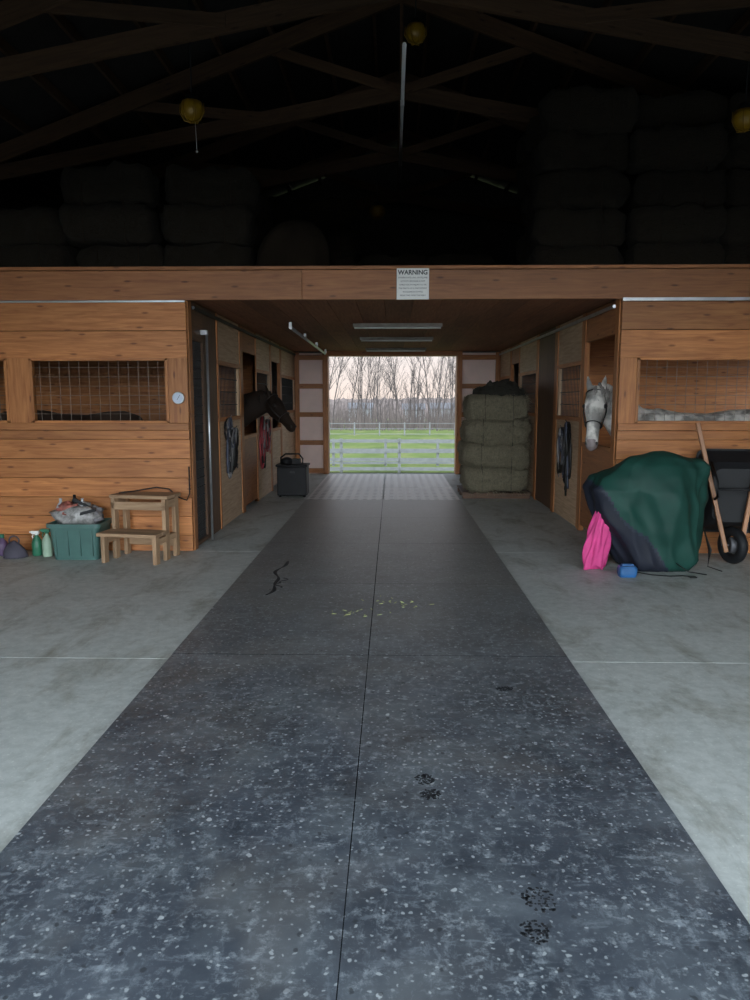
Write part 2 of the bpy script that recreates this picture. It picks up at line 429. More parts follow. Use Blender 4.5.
# ---------------------------------------------------------------- stall fronts
def grid(b,x0,x1,z0,z1,y,sx=.105,sz=.105,r=.0035,m=0,alongY=False):
    def P(u,z): return (y,u,z) if alongY else (u,y,z)
    n=int((x1-x0)/sx)
    for i in range(1,n+1):
        u=x0+(x1-x0)*i/(n+1); b.tube([P(u,z0),P(u,z1)],r,m,4,False)
    n=int((z1-z0)/sz)
    for i in range(1,n+1):
        z=z0+(z1-z0)*i/(n+1); b.tube([P(x0,z),P(x1,z)],r,m,4,False)
def stall_front(name,xa,xb,wins,posts):
    b=MB(); y0,y1=YF-.02,YF+.03
    z=0.01; hs=[.17,.2,.2,.2,.2,.2]
    for h in hs:
        b.bb(xa,xb,y0,y1,z,z+h-.004); z+=h
    b.bb(xa,xb,y0-.01,y1,z,z+.09); z+=.095
    b.bb(xa,xb,y0-.03,y1+.02,z,z+.07)
    zs=z+.07
    b.bb(xa,xb,y0,y1,2.0,2.27); b.bb(xa,xb,y0,y1,2.275,2.56)
    for (p0,p1) in posts: b.bb(p0,p1,y0-.005,y1,zs,2.0)
    for (w0,w1) in wins:
        b.bb(w0,w0+.03,y0-.012,y1,zs,2.0); b.bb(w1-.03,w1,y0-.012,y1,zs,2.0)
        b.bb(w0,w1,y0-.012,y1,zs,zs+.025); b.bb(w0,w1,y0-.012,y1,1.975,2.0)
        grid(b,w0,w1,zs,2.0,YF-.020,m=1,r=.0038)
    b.done(name,[M_pine,M_wire],bevel=.003)
stall_front('wall_left_stall_front',WL,XL,[(-5.3,-3.93),(-3.70,-2.28)],[(-5.8,-5.3),(-3.93,-3.70),(-2.28,-2.08)])
stall_front('wall_right_stall_front',XR,WR,[(2.45,4.35),(4.5,5.7)],[(2.28,2.45),(4.35,4.5),(5.7,6.0)])

def side(name,x,sgn,segs):
    b=MB(); xa,xb=(x-.05,x) if sgn>0 else (x,x+.05)
    def bx(y0,y1,z0,z1,m=0,e=0): b.bb(xa-(e if sgn<0 else 0),xb+(e if sgn>0 else 0),y0,y1,z0,z1,m)
    for y0,y1,kind in segs:
        if kind=='post': bx(y0,y1,0.005,2.59,0,.01)
        elif kind=='panel':
            bx(y0,y1,.02,1.34,1); bx(y0,y1,2.02,2.59,1)
            bx(y0,y0+.12,1.34,2.02,1); bx(y1-.12,y1,1.34,2.02,1)
            bx(y0,y1,1.32,1.37,0,.015); bx(y0,y1,2.0,2.05,0,.015)
            bx(y0,y0+.05,.02,2.59,0,.012); bx(y1-.05,y1,.02,2.59,0,.012)
            grid(b,y0+.12,y1-.12,1.36,2.0,(xa+xb)/2,.08,.2,.006,3,True)
        elif kind=='dark': bx(y0,y1,.02,2.59,2)
        elif kind=='grate':
            bx(y0,y1,2.2,2.59,2); grid(b,y0,y1,.05,2.2,(xa+xb)/2,.05,.1,.007,3,True); bx(y0,y1,.02,.06,2)
        elif kind=='gate':
            bx(y0,y1,.08,1.05,4); bx(y0,y1,2.25,2.59,4); bx(y0,y1,1.03,1.08,0,.01)
        elif kind=='gatel':
            bx(y0,y1,.08,1.05,1); bx(y0,y1,2.25,2.59,1); bx(y0,y1,1.03,1.08,0,.01)
    b.done(name,[M_pine,M_ply,M_dark,M_wiredark,M_pine2],bevel=.002)
side('wall_left_aisle',XL,1,[(7.74,7.86,'post'),(7.86,8.35,'grate'),(8.35,8.97,'dark'),(8.97,10.35,'panel'),(10.35,10.5,'post'),(10.5,11.5,'gate'),(11.5,12.9,'panel'),(12.9,13.0,'post'),(13.0,14.0,'gatel'),(14.0,14.1,'post'),(14.1,16.15,'panel')])
side('wall_right_aisle',XR,-1,[(7.74,7.86,'post'),(7.86,9.05,'gate'),(9.05,9.15,'post'),(9.15,10.55,'panel'),(10.55,10.7,'post'),(10.7,11.9,'dark'),(11.9,12.0,'post'),(12.0,13.7,'panel'),(13.7,14.6,'gate'),(14.6,14.7,'post'),(14.7,16.15,'panel')])
for nm,xa,xb,ysr in (('stall_partition',WL,XL-.06,(10.42,12.95)),('stall_partition',XR+.06,WR,(10.62,13.7))):
    for y in ysr:
        b=MB(); z=.01
        while z<2.4: b.bb(xa,xb,y-.02,y+.02,z,z+.236); z+=.24
        b.done(nm,M_pine)
b=MB(); b.tube([(XL+.06,8.28,.02),(XL+.06,8.28,2.3)],.014,0,10); b.bb(XL+.0,XL+.07,8.25,8.31,2.28,2.33)
b.done('steel_door_pole',M_steel)
b=MB(); b.bb(XR-.02,WR-.06,YF-.10,YF-.065,2.545,2.575); b.done('door_track',M_steel)
b=MB(); b.bb(XR-.06,XR-.03,YF+.1,15.9,2.5,2.53); b.done('door_track',M_steel)
b=MB(); b.bb(WL+.06,XL,YF-.055,YF-.03,2.55,2.566); b.done('door_track',M_steel)
b=MB(); b.bb(XL+.03,XL+.06,YF+.1,15.9,2.5,2.53); b.done('door_track',M_wiredark)
b=MB(); b.tube([(-1.33,10.0,2.52),(-1.38,15.6,2.52)],.022); 
for y in (10.1,11.8,13.6,15.4): b.bb(-1.37,-1.33,y,y+.04,2.52,2.6)
b.done('ceiling_pipe',M_steel)
for y in (10.3,12.5,15.1):
    e=empty('fluorescent_light_fixture',(.07,y,0))
    b=MB(); b.bb(-.6,.6,-.04,.04,2.56,2.598); b.bb(-.6,.6,-.06,.06,2.553,2.56); b.done('housing',plain('fixture_grey',(.30,.27,.23),.5),e,.003)
    b=MB(); b.tube([(-.58,-.0,2.54),(.58,-.0,2.54)],.012); b.done('tubes',M_white,e)

M_panel=plain('pale_panel',(.85,.66,.60),.6,0,.12,2)
for s,(x0,x1) in (('door_1',(XL+.02,-1.37)),('door_2',(1.37,XR-.02))):
    b=MB(); y0,y1=16.08,16.14
    b.bb(x0,x1,16.15,16.18,0,2.57,1)
    for z in (.02,.62,1.22,1.82,2.42): b.bb(x0,x1,y0,y1,z,z+.1)
    b.bb(x0,x0+.08,y0-.01,y1,0.005,2.58); b.bb(x1-.08,x1,y0-.01,y1,0.005,2.58)
    b.done(s,[M_pine,M_panel])
b=MB(); b.bb(-1.47,-1.36,16.0,16.35,0.005,2.58); b.bb(1.36,1.47,16.0,16.35,0.005,2.58); b.bb(-1.47,1.47,16.05,16.35,2.5,2.6)
b.done('door_frame_trim',M_pine)

# ---------------------------------------------------------------- hay
def bale(b,c,d,m=0,rz=0,seed=0,string=None,amp=.03,res=(9,5,5),ex=7):
    nx,ny,nz=res; c=Vector(c); rot=Matrix.Rotation(rz,3,'Z'); idx={}
    def vert(i,j,k):
        if (i,j,k) in idx: return idx[(i,j,k)]
        p=Vector((i/nx*2-1,j/ny*2-1,k/nz*2-1))
        l=(abs(p.x)**ex+abs(p.y)**ex+abs(p.z)**ex)**(1/ex); mx=max(abs(p.x),abs(p.y),abs(p.z)); p=p/l*mx if l>0 else p
        q=Vector((p.x*d[0]/2,p.y*d[1]/2,p.z*d[2]/2))
        q+=Vector(noise.noise_vector(q*6+Vector((seed,0,0))))*amp+Vector(noise.noise_vector(q*25+Vector((seed,5,0))))*amp*.5
        idx[(i,j,k)]=len(b.v); b.v.append(rot@q+c); return idx[(i,j,k)]
    def face(vs): b.f.append(vs); b.m.append(m); b.sm.append(True); b.uv.append([(0,0)]*4)
    for i in range(nx):
        for j in range(ny):
            face([vert(i,j,0),vert(i,j+1,0),vert(i+1,j+1,0),vert(i+1,j,0)]); face([vert(i,j,nz),vert(i+1,j,nz),vert(i+1,j+1,nz),vert(i,j+1,nz)])
        for k in range(nz):
            face([vert(i,0,k),vert(i+1,0,k),vert(i+1,0,k+1),vert(i,0,k+1)]); face([vert(i,ny,k),vert(i,ny,k+1),vert(i+1,ny,k+1),vert(i+1,ny,k)])
    for j in range(ny):
        for k in range(nz):
            face([vert(0,j,k),vert(0,j,k+1),vert(0,j+1,k+1),vert(0,j+1,k)]); face([vert(nx,j,k),vert(nx,j+1,k),vert(nx,j+1,k+1),vert(nx,j,k+1)])
    if string is not None:
        for x in (-.25,.25):
            y,z=d[1]/2+.006,d[2]/2+.006
            pts=[rot@Vector((x*d[0]*.9,a*y,bb*z))+c for a,bb in ((-1,-1),(-1,1),(1,1),(1,-1),(-1,-1))]
            b.tube(pts,.004,string,4)
def straws(b,c,d,n,m,L=1):
    for _ in range(n):
        f=random.choice((0,0,1,2)); p=[U(-.5,.5)*d[i]*.96 for i in range(3)]
        if f==0: p[1]=-d[1]/2
        elif f==1: p[0]=random.choice((-.5,.5))*d[0]*.97
        else: p[2]=random.choice((-.5,.5))*d[2]*.95; p[1]=-d[1]/2
        p=Vector(p)+Vector(c); q=p+Vector((U(-.07,.07)*L,U(-.05,.0)*L,U(-.08,.04)*L)); o=len(b.v)
        b.v+=[p,p+Vector((.006,0,.005)),q]; b.f.append([o,o+1,o+2]); b.m.append(m); b.sm.append(False); b.uv.append([(0,0)]*3)
e=empty('hay_bale_stack',(1.68,12.5,0))
b=MB()
for x in (-.5,-.30,-.10,.10,.30,.5): b.bb(x-.05,x+.05,-.5,.5,.09,.11)
for y in (-.45,0,.45): b.bb(-.54,.54,y-.04,y+.04,.005,.09)
b.done('pallet',M_dark,e)
b=MB(); z=.115
for L in range(4):
    w=[1.02,1.06,1.04,.98][L]; ox=[.01,-.01,.0,.02][L]
    for y in (-.26,.25):
        c=(ox+U(-.01,.01),y+U(-.04,.02),z+.2); bale(b,c,(w,.5,.41),0,U(-.04,.04),L*3+y,1,.05,(22,9,12),5.5); straws(b,c,(w,.5,.40),700,0,1.1)
    z+=.378
b.done('bales',[M_hay,M_wiredark],e)
b=MB(); bale(b,(.05,-.05,z+.05),(.80,.7,.24),0,.08,9,None,.08,(16,12,6),3); bale(b,(.12,.0,z+.13),(.5,.5,.22),0,-.2,19,None,.07,(12,12,6),3); straws(b,(.05,-.05,z+.05),(.8,.7,.2),500,0,1.3)
b.done('dark_cover',M_hayd,e)
random.seed(11)
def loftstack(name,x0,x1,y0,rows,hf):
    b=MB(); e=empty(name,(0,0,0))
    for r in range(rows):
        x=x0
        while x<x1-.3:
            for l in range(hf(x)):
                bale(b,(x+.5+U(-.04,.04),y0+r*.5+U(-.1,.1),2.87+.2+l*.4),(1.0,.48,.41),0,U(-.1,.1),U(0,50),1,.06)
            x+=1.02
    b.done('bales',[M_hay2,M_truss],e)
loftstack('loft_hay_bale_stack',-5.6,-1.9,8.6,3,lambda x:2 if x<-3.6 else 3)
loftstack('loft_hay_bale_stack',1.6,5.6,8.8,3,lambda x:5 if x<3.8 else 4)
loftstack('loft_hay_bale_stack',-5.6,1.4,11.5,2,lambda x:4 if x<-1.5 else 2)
b=MB(); rs=[]
for j in range(15):
    t=j/14; rr=.40*math.sqrt(max(1-t**2.5,.002))
    rs.append([(-1.12+math.cos(a)*rr*(1+.08*math.sin(5*a+3*t))+.1*t,8.3+math.sin(a)*rr*.6*(1+.06*math.sin(7*a)),2.87+t*.62) for a in [2*math.pi*k/40 for k in range(40)]])
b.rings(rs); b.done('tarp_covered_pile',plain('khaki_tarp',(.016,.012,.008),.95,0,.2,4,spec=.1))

M_yel=plain('yellow_cage',(.30,.17,.010),.4,0,.1,4)
for i,(x,y,z) in enumerate(((-2.06,8.1,4.55),(3.55,8.1,4.42),(.26,9.4,5.85),(-.25,12.6,4.62))):
    e=empty('hanging_barn_light',(x,y,z)); top=roofz(x)-.15-z
    b=MB(); b.tube([(0,0,.1),(0,0,top)],.008,0,6); b.lathe((0,0,.06),[(.03,.06),(.06,.05),(.07,0),(.06,-.02)]); b.done('cord_and_cap',M_blackp,e)
    b=MB(); b.lathe((0,0,0),[(.05,.06),(.10,.05),(.115,0),(.11,-.06),(.075,-.11),(.03,-.13)]); 
    for k in range(6):
        a=k*math.pi/3; b.tube([(math.cos(a)*.12,math.sin(a)*.12,.04),(math.cos(a)*.125,math.sin(a)*.125,-.05),(math.cos(a)*.08,math.sin(a)*.08,-.13),(0,0,-.15)],.006,0,5)
    b.done('globe',M_yel,e)
    if i==0:
        b=MB(); b.tube([(.03,0,-.14),(.04,0,-.42)],.003,0,4); b.sphere((.04,0,-.43),.012); b.done('pull_chain',M_white,e)

# ---------------------------------------------------------------- warning sign
e=empty('warning_sign',(.2,YF-.075,2.72))
b=MB(); b.bb(-.16,.16,-.004,.004,-.155,.145); b.done('plate',M_white,e,.003)
M_ink=plain('sign_ink',(.02,.02,.025),.6)
def text(s,x,z,size,parent):
    cu=bpy.data.curves.new('lettering','FONT'); cu.body=s; cu.size=size; cu.align_x='CENTER'; cu.extrude=.0006
    if size>.05: cu.offset=.0015
    o=bpy.data.objects.new('lettering',cu); sc.collection.objects.link(o); o.parent=parent; o.location=(x,-.0055,z); o.rotation_euler=(math.pi/2,0,0); cu.materials.append(M_ink)
text('WARNING',0,.085,.060,e)
for i,s in enumerate(('UNDER STATE LAW, AN EQUINE','ACTIVITY SPONSOR IS NOT','LIABLE FOR AN INJURY TO OR','THE DEATH OF A PARTICIPANT','IN EQUINE ACTIVITIES','RESULTING FROM THE RISKS')): text(s,0,.048-i*.034,.0195,e)

# ---------------------------------------------------------------- left clutter
e=empty('wooden_step_stool',(-2.50,7.34,0),-.16)
b=MB()
for x in (-.27,.27):
    for k,(y,h) in enumerate(((.2,.61),(-.02,.61),(-.24,.27))):
        b.bb(x-.02,x+.02,y-.04,y+.04,0.002,h)
    b.bb(x-.022,x+.018,-.26,.2,.19,.25); b.bb(x-.022,x+.018,-.04,.24,.52,.60)
b.bb(-.31,.31,-.05,.12,.61,.645); b.bb(-.31,.31,.125,.26,.61,.645)
b.bb(-.31,.31,-.32,-.18,.27,.305); b.bb(-.31,.31,-.175,-.03,.27,.305)
b.bb(-.29,.29,-.06,-.04,.5,.58); b.bb(-.29,.29,.2,.24,.1,.18)
b.done('frame',M_stool,e,.004)
e=empty('storage_tote',(-3.14,7.40,0))
M_teal=plain('teal_plastic',(.06,.135,.12),.4,0,.1)
b=MB()
def rrect(w,d,z,r=.05,n=5):
    out=[]
    for cx,cy,a0 in ((w/2-r,d/2-r,0),(-w/2+r,d/2-r,90),(-w/2+r,-d/2+r,180),(w/2-r,-d/2+r,270)):
        for k in range(n): a=math.radians(a0+90*k/(n-1)); out.append((cx+r*math.cos(a),cy+r*math.sin(a),z))
    return out
b.rings([rrect(.44,.32,.004),rrect(.50,.38,.33),rrect(.54,.43,.33),rrect(.54,.43,.37),rrect(.51,.39,.37),rrect(.50,.38,.34)],0,True,False)
for x in (-.18,-.06,.06,.18): b.bb(x-.008,x+.008,-.192,-.175,.05,.3)
b.done('bin',M_teal,e)
b=MB()
def lump(c,r,m,s):
    rs=[]
    for j in range(13):
        ph=math.pi*j/12; q=max(math.sin(ph),.03); ring=[]
        for i in range(24):
            p=Vector((q*math.cos(2*math.pi*i/24),q*math.sin(2*math.pi*i/24),-math.cos(ph)))
            f=1+.45*noise.noise(p*2.2+Vector((s,0,0)))+.2*noise.noise(p*6+Vector((s,9,0)))
            ring.append((c[0]+r[0]*p.x*f,c[1]+r[1]*p.y*f,c[2]+r[2]*p.z*f))
        rs.append(ring)
    b.rings(rs,m)
lump((-.02,0,.42),(.22,.15,.13),1,1); lump((.12,.03,.42),(.10,.10,.09),2,2); lump((-.12,-.05,.49),(.08,.06,.08),3,3)
b.lathe((-.19,0,.36),[(.045,0),(.05,.14),(.03,.18),(.014,.2),(.014,.24)],4,12)
b.lathe((-.07,.05,.38),[(.035,0),(.04,.16),(.02,.2),(.014,.22),(.014,.25)],0,12)
b.lathe((.03,.0,.42),[(.03,0),(.032,.1),(.02,.14),(.012,.16),(.014,.18)],4)
b.beam((-.2,-.08,.5),(.02,-.1,.55),.03,.02,3); b.beam((.05,-.12,.46),(.2,-.1,.5),.04,.03,0); b.beam((-.05,-.02,.6),(.14,.0,.48),.03,.03,0)
b.done('contents',[M_blackp,plain('clear_bag',(.30,.29,.28),.3,0,.5,25),plain('grey_cloth',(.2,.19,.2),.8,0,.4,15),plain('red_label',(.26,.08,.06),.5,0,.6,20),plain('white_bottle',(.45,.46,.48),.4)],e)
def bottle(name,x,y,h,r,body,cap,trigger=True):
    e=empty(name,(x,y,0)); b=MB()
    b.lathe((0,0,.002),[(r*.9,0),(r,.01),(r,h*.5),(r*.85,h*.62),(r*.35,h*.78),(r*.33,h*.84)],0,14); b.done('body',body,e)
    b=MB(); b.lathe((0,0,h*.82),[(r*.4,0),(r*.4,h*.06)])
    if trigger:
        b.bb(-.05,.03,-.014,.014,h*.87,h*.98); b.tube([(-.03,0,h*.88),(-.045,0,h*.75),(-.035,0,h*.68)],.007,0,6); b.bb(-.07,-.05,-.008,.008,h*.91,h*.96)
    else: b.lathe((0,0,h*.86),[(r*.45,0),(r*.45,h*.12),(r*.3,h*.14)])
    b.done('cap',cap,e)
M_green=plain('green_plastic',(.03,.16,.09),.4); M_lw=plain('milky_bottle',(.32,.44,.33),.35); M_purple=plain('purple_plastic',(.10,.06,.13),.5)
bottle('spray_bottle',-3.50,7.42,.29,.05,M_lw,M_green); bottle('spray_bottle',-3.63,7.47,.26,.05,M_green,M_white)
bottle('shampoo_bottle',-3.99,7.47,.22,.055,M_purple,M_green,False)
b=MB(); rs=[]
for j in range(10):
    t=j/9; rr=.11*(1-t**3)*(1-.2*t)+.01
    rs.append([(math.cos(a)*rr*(1+.1*math.sin(3*a+t*4)),math.sin(a)*rr*.8,.004+t*.17) for a in [2*math.pi*k/20 for k in range(20)]])
b.rings(rs); b.torus((0,0,.17),.05,.008,0,'Y'); b.done('grooming_bag',plain('dark_grey_fabric',(.06,.055,.075),.8),loc=(-3.81,7.36,0))
e=empty('wall_thermometer',(-2.175,YF-.035,1.6)); Q=Matrix.Rotation(math.pi/2,3,'X')
b=MB(); b.lathe((0,0,0),[(.062,0),(.062,.02),(.055,.024)],0,24,Q); b.done('bezel',M_steel,e)
b=MB(); b.lathe((0,-.0245,0),[(.053,0),(.053,.001)],0,24,Q); b.done('dial',plain('dial',(.42,.48,.58),.4),e)
b=MB(); b.beam((-.01,-.027,-.02),(.02,-.027,.03),.002,.004); b.done('needle',M_ink,e)
b=MB(); b.tube([(-2.72,7.36,.66),(-2.6,7.5,.665),(-2.42,7.6,.69),(-2.3,7.63,.67),(-2.2,7.645,.58),(-2.12,7.645,.55),(-2.09,7.65,.62),(-2.09,7.652,.9)],.007,0,6); b.done('extension_cord',M_blackp)

e=empty('tack_box',(-1.63,12.3,0))
b=MB(); b.bb(-.24,.24,-.2,.2,.03,.50); b.bb(-.26,.26,-.22,.22,.50,.54)
for x in (-.2,.2):
    for y in (-.16,.16): b.lathe((x,y,.002),[(.025,0),(.025,.03)])
b.done('case',M_blackp,e,.02)
b=MB(); b.tube([(-.2,0,.54),(-.2,0,.64),(-.12,0,.70),(.1,0,.70),(.16,0,.62),(.16,0,.54)],.015); b.sphere((-.1,0,.58),(.1,.1,.07)); b.bb(.0,.12,-.08,.08,.54,.62); b.done('handle_and_gear',M_blackp,e)
b=MB(); b.bb(-.03,.05,-.207,-.2,.40,.43); b.done('latch',M_wiredark,e)

# ---------------------------------------------------------------- hanging tack
def tack(name,x,y,z,h,s,mats,seed):
    random.seed(seed); e=empty(name,(x,y,z)); b=MB(); o=.03*s
    b.tube([(-.0,0,.02),(o,0,.02),(o*1.6,0,.05)],.006,1,6)
    for k in range(10):
        w=U(.06,.2); L=U(.35,1)*h; sh=U(-.14,.14); m=k%len(mats) if k%3 else 0
        pts=[]
        for i in range(15):
            a=2*math.pi*i/14; yy=math.sin(a)*w*(1+.45*math.cos(a))*.8+sh*(1-math.cos(a))/2; zz=-(1-math.cos(a))/2*L
            pts.append((o*(.6+.5*math.sin(k+a)),yy,zz+.02))
        b.tube(pts,[(.013,.005)]*15,m,6,False)
    for zz in (-.25,-.5,-.7):
        b.torus((o,U(-.08,.08),zz*h/.8),.03,.005,1,'X',16,6)
    b.done('straps',mats,e)
M_strapw=plain('grey_rope',(.26,.25,.25),.7)
tack('hanging_bridle',XL+.015,9.45,1.34,.8,1,[M_black,M_strapw,M_bluestrap],1)
tack('hanging_bridle',XL+.015,9.75,1.2,.55,1,[M_black,M_black,M_strapw],8)
tack('hanging_bridle',XL+.015,11.9,1.3,.85,1,[M_redstrap,M_strapw,M_black],2)
tack('hanging_bridle',XL+.015,12.4,1.25,.6,1,[M_strapw,M_redstrap,M_black],6)
tack('hanging_halter',XR-.015,9.7,1.28,.95,-1,[M_black,M_black,M_bluestrap],3)
tack('hanging_halter',XR-.015,10.0,1.2,.7,-1,[M_bluestrap,M_strapw,M_black],4)

# ---------------------------------------------------------------- horses
def horsemat(name,body,points,dapple=False,rough=.6,spec=.3):
    m,nt,b=newmat(name); v=coords(nt); tc=nt.nodes.new('ShaderNodeTexCoord'); sx=nt.nodes.new('ShaderNodeSeparateXYZ'); nt.links.new(tc.outputs['Object'],sx.inputs[0])
    g=noi(nt,v,7 if dapple else 3,4); k=.35 if dapple else .75
    c=ramp(nt,g,[(.38,tuple(x*k for x in body)),(.55,body)])
    mr=N(nt,'ShaderNodeMapRange'); mr.inputs[1].default_value=.75; mr.inputs[2].default_value=.5; nt.links.new(sx.outputs[2],mr.inputs[0])
    c=mix(nt,mr.outputs[0],c,points)
    nt.links.new(c,b.inputs['Base Color']); b.inputs['Roughness'].default_value=rough; b.inputs['Specular IOR Level'].default_value=spec; return m
def horse(loc,rz,poll,hd,mat,dark,scale=1.0,muz=None,halter=None,hs_=1.0,roll=0,mane=1.0):
    e=empty('horse',loc,rz); e.scale=(scale,)*3
    P=Vector(poll); D=Vector(hd).normalized(); b=MB()
    tr=[(.44,1.06,.05,.08),(.38,1.08,.17,.24),(.2,1.10,.22,.34),(0,1.12,.25,.37),(-.25,1.08,.29,.36),(-.55,1.09,.30,.34),(-.8,1.15,.29,.32),(-1.02,1.19,.27,.29),(-1.2,1.2,.19,.22),(-1.29,1.2,.06,.08)]
    b.rings([[(x,math.cos(a)*ry,zc+math.sin(a)*rz_) for a in [2*math.pi*k/24 for k in range(24)]] for x,zc,ry,rz_ in tr])
    base=Vector((.05,0,1.2)); s1=Vector((.3,0,1.27)); mid=s1.lerp(P,.5)+Vector((0,0,.03))
    b.tube([base,s1,mid,P.lerp(mid,.3),P+Vector((0,0,-.03))+D*.02],[(.15,.28),(.14,.26),(.11,.21),(.09,.17),(.075,.12)],0,20)
    up=Vector((0,0,1)); side=D.cross(up).normalized(); fr=side.cross(D).normalized()
    if roll:
        M=Matrix.Rotation(roll,3,D); side=M@side; fr=M@fr
    hs=[(-.06,.045,.05,0),(0,.088,.10,-.01),(.10,.108,.145,-.03),(.2,.102,.145,-.035),(.3,.078,.11,-.02),(.4,.064,.088,-.012),(.48,.062,.078,-.01),(.55,.064,.073,-.012),(.6,.05,.055,-.015),(.625,.02,.025,-.02)]
    hs=[(t*hs_,w*hs_,h*hs_,o*hs_) for t,w,h,o in hs]
    rs=[]; H=hs_
    for t,w,h,o in hs:
        c=P+D*t+fr*o; rs.append([c+side*math.cos(2*math.pi*k/20)*w+fr*math.sin(2*math.pi*k/20)*h for k in range(20)])
    b.rings(rs)
    for s in (-1,1):
        c=P+side*.06*s*H+fr*.035; E=(up*.8-D*.35+side*s*.2).normalized(); b.tube([c-E*.02,c+E*.06,c+E*.12,c+E*.175],[.03,(.036,.03),(.026,.02),.008],0,8)
        c=P+D*.17*H+side*.082*s*H+fr*.045*H; b.tube([c-D*.04,c,c+D*.04],[.015,.03,.015],0,8)
        c=P+D*.55*H+side*.04*s*H+fr*.02*H; b.tube([c-D*.04,c,c+D*.03],[.015,.028,.02],0,8)
    for s in (-1,1):
        y=.16*s
        b.tube([(.2,y*.85,1.05),(.2,y,.88),(.22,y,.68),(.23,y,.5),(.22,y,.44),(.22,y,.28),(.22,y,.14),(.25,y,.08),(.27,y,.0)],[.14,.11,.072,.058,.052,.038,.05,.042,.062],0,12)
        y=.17*s
        b.tube([(-.95,y*.8,1.1),(-.85,y,.9),(-.95,y,.7),(-1.1,y,.53),(-1.1,y,.45),(-1.05,y,.28),(-1.04,y,.14),(-1.0,y,.08),(-.98,y,.0)],[.2,.16,.095,.066,.055,.042,.052,.044,.064],0,12)
    ob=b.done('body',mat,e)
    for p in ob.data.polygons: p.use_smooth=True
    r=ob.modifiers.new('remesh','REMESH'); r.mode='VOXEL'; r.voxel_size=.014; r.use_smooth_shade=True
    s_=ob.modifiers.new('smooth','SMOOTH'); s_.iterations=4; s_.factor=.5
    b=MB()
    for s in (-1,1):
        b.sphere(P+D*.175*H+side*.098*s*H+fr*.04*H,.026)
        b.sphere(P+D*.575*H+side*.05*s*H+fr*.025*H,(.015,.015,.018))
    b.beam(P+(D*.605-fr*.03-side*.035)*H,P+(D*.605-fr*.03+side*.035)*H,.01,.006)
    b.done('eyes_and_nostrils',M_black,e)
    if muz:
        b=MB(); rs=[]
        for t,w,h,o in ((.53,.058,.066,-.012),(.55,.066,.074,-.012),(.58,.060,.067,-.013),(.605,.052,.057,-.015),(.632,.02,.025,-.02)):
            c=P+(D*t+fr*o)*H; rs.append([c+side*math.cos(2*math.pi*k/20)*w*H+fr*math.sin(2*math.pi*k/20)*h*H for k in range(20)])
        b.rings(rs); b.done('muzzle',muz,e)
    b=MB(); random.seed(5)
    for i in range(60):
        t=i/59; q=s1.lerp(P,t); q.z+=(.24*(1-t)+.12*t)
        q=q+Vector((-.02,0,0)); s=1 if U(0,1)<.8 else -1; L=U(.14,.24)*mane
        b.tube([q+Vector((0,0,-.05)),q+Vector((U(-.01,.01),.045*s,-.02)),q+Vector((U(-.02,.02),.115*s,-L*.5)),q+Vector((U(-.03,.03),.125*s,-L))],[.012,.014,.010,.003],0,5)
    for i in range(10):
        q=P+fr*.08*H-D*.03; b.tube([q,q+D*.08+fr*.03+side*U(-.03,.03),q+D*U(.14,.22)+fr*.02+side*U(-.05,.05)],[.012,.012,.003],0,5)
    for i in range(26):
        a=U(0,6.28); w=U(0,.06); b.tube([(-1.26,0,1.3),(-1.38,w*math.cos(a)*.4,1.2),(-1.42+w*math.sin(a),w*math.cos(a),.8),(-1.38+w*math.sin(a)*1.5,w*math.cos(a)*1.5,U(.35,.55))],[.02,.025,.02,.004],0,5)
    b.done('mane_and_tail',dark,e)
    if halter:
        b=MB()
        def band(t,w,h,o,r=.009):
            c=P+(D*t+fr*o)*H; pts=[c+side*math.cos(2*math.pi*k/24)*w*H+fr*math.sin(2*math.pi*k/24)*h*H for k in range(25)]; b.tube(pts,[(r,.004) for _ in pts],0,6,False,up=D)
        band(.36,.078,.105,-.016,.012); band(.02,.098,.118,-.01,.01)
        for s in (-1,1): b.tube([P+(D*.03+side*.095*s-fr*.02)*H,P+(D*.2+side*.112*s-fr*.03)*H,P+(D*.36+side*.08*s-fr*.02)*H],.008,0,6)
        b.done('halter',halter,e)
    return e
M_bay=horsemat('bay_coat',(.020,.012,.008),(.006,.005,.005),False,.7,.2)
M_bay2=horsemat('brown_coat',(.06,.038,.027),(.01,.009,.008))
M_grey=horsemat('grey_coat',(.80,.77,.72),(.3,.29,.28),True)
M_pinkgrey=plain('grey_muzzle',(.25,.21,.21),.6,0,.3,20)
M_hairb=plain('black_hair',(.008,.007,.007),.8); M_hairg=plain('grey_hair',(.30,.28,.26),.7)
horse((-2.76,11.0,0),-.05,(1.0,0,1.60),(.42,-.24,-.50),M_bay,M_hairb,halter=M_black,mane=.6)
horse((2.98,8.55,0),math.pi,(.74,.18,1.66),(.16,.42,-.86),M_grey,M_hairg,muz=M_pinkgrey,halter=M_black,hs_=1.08)
horse((-4.25,9.1,0),math.pi,(.72,0,1.15),(.5,.1,-.85),M_bay2,M_hairb,.98)

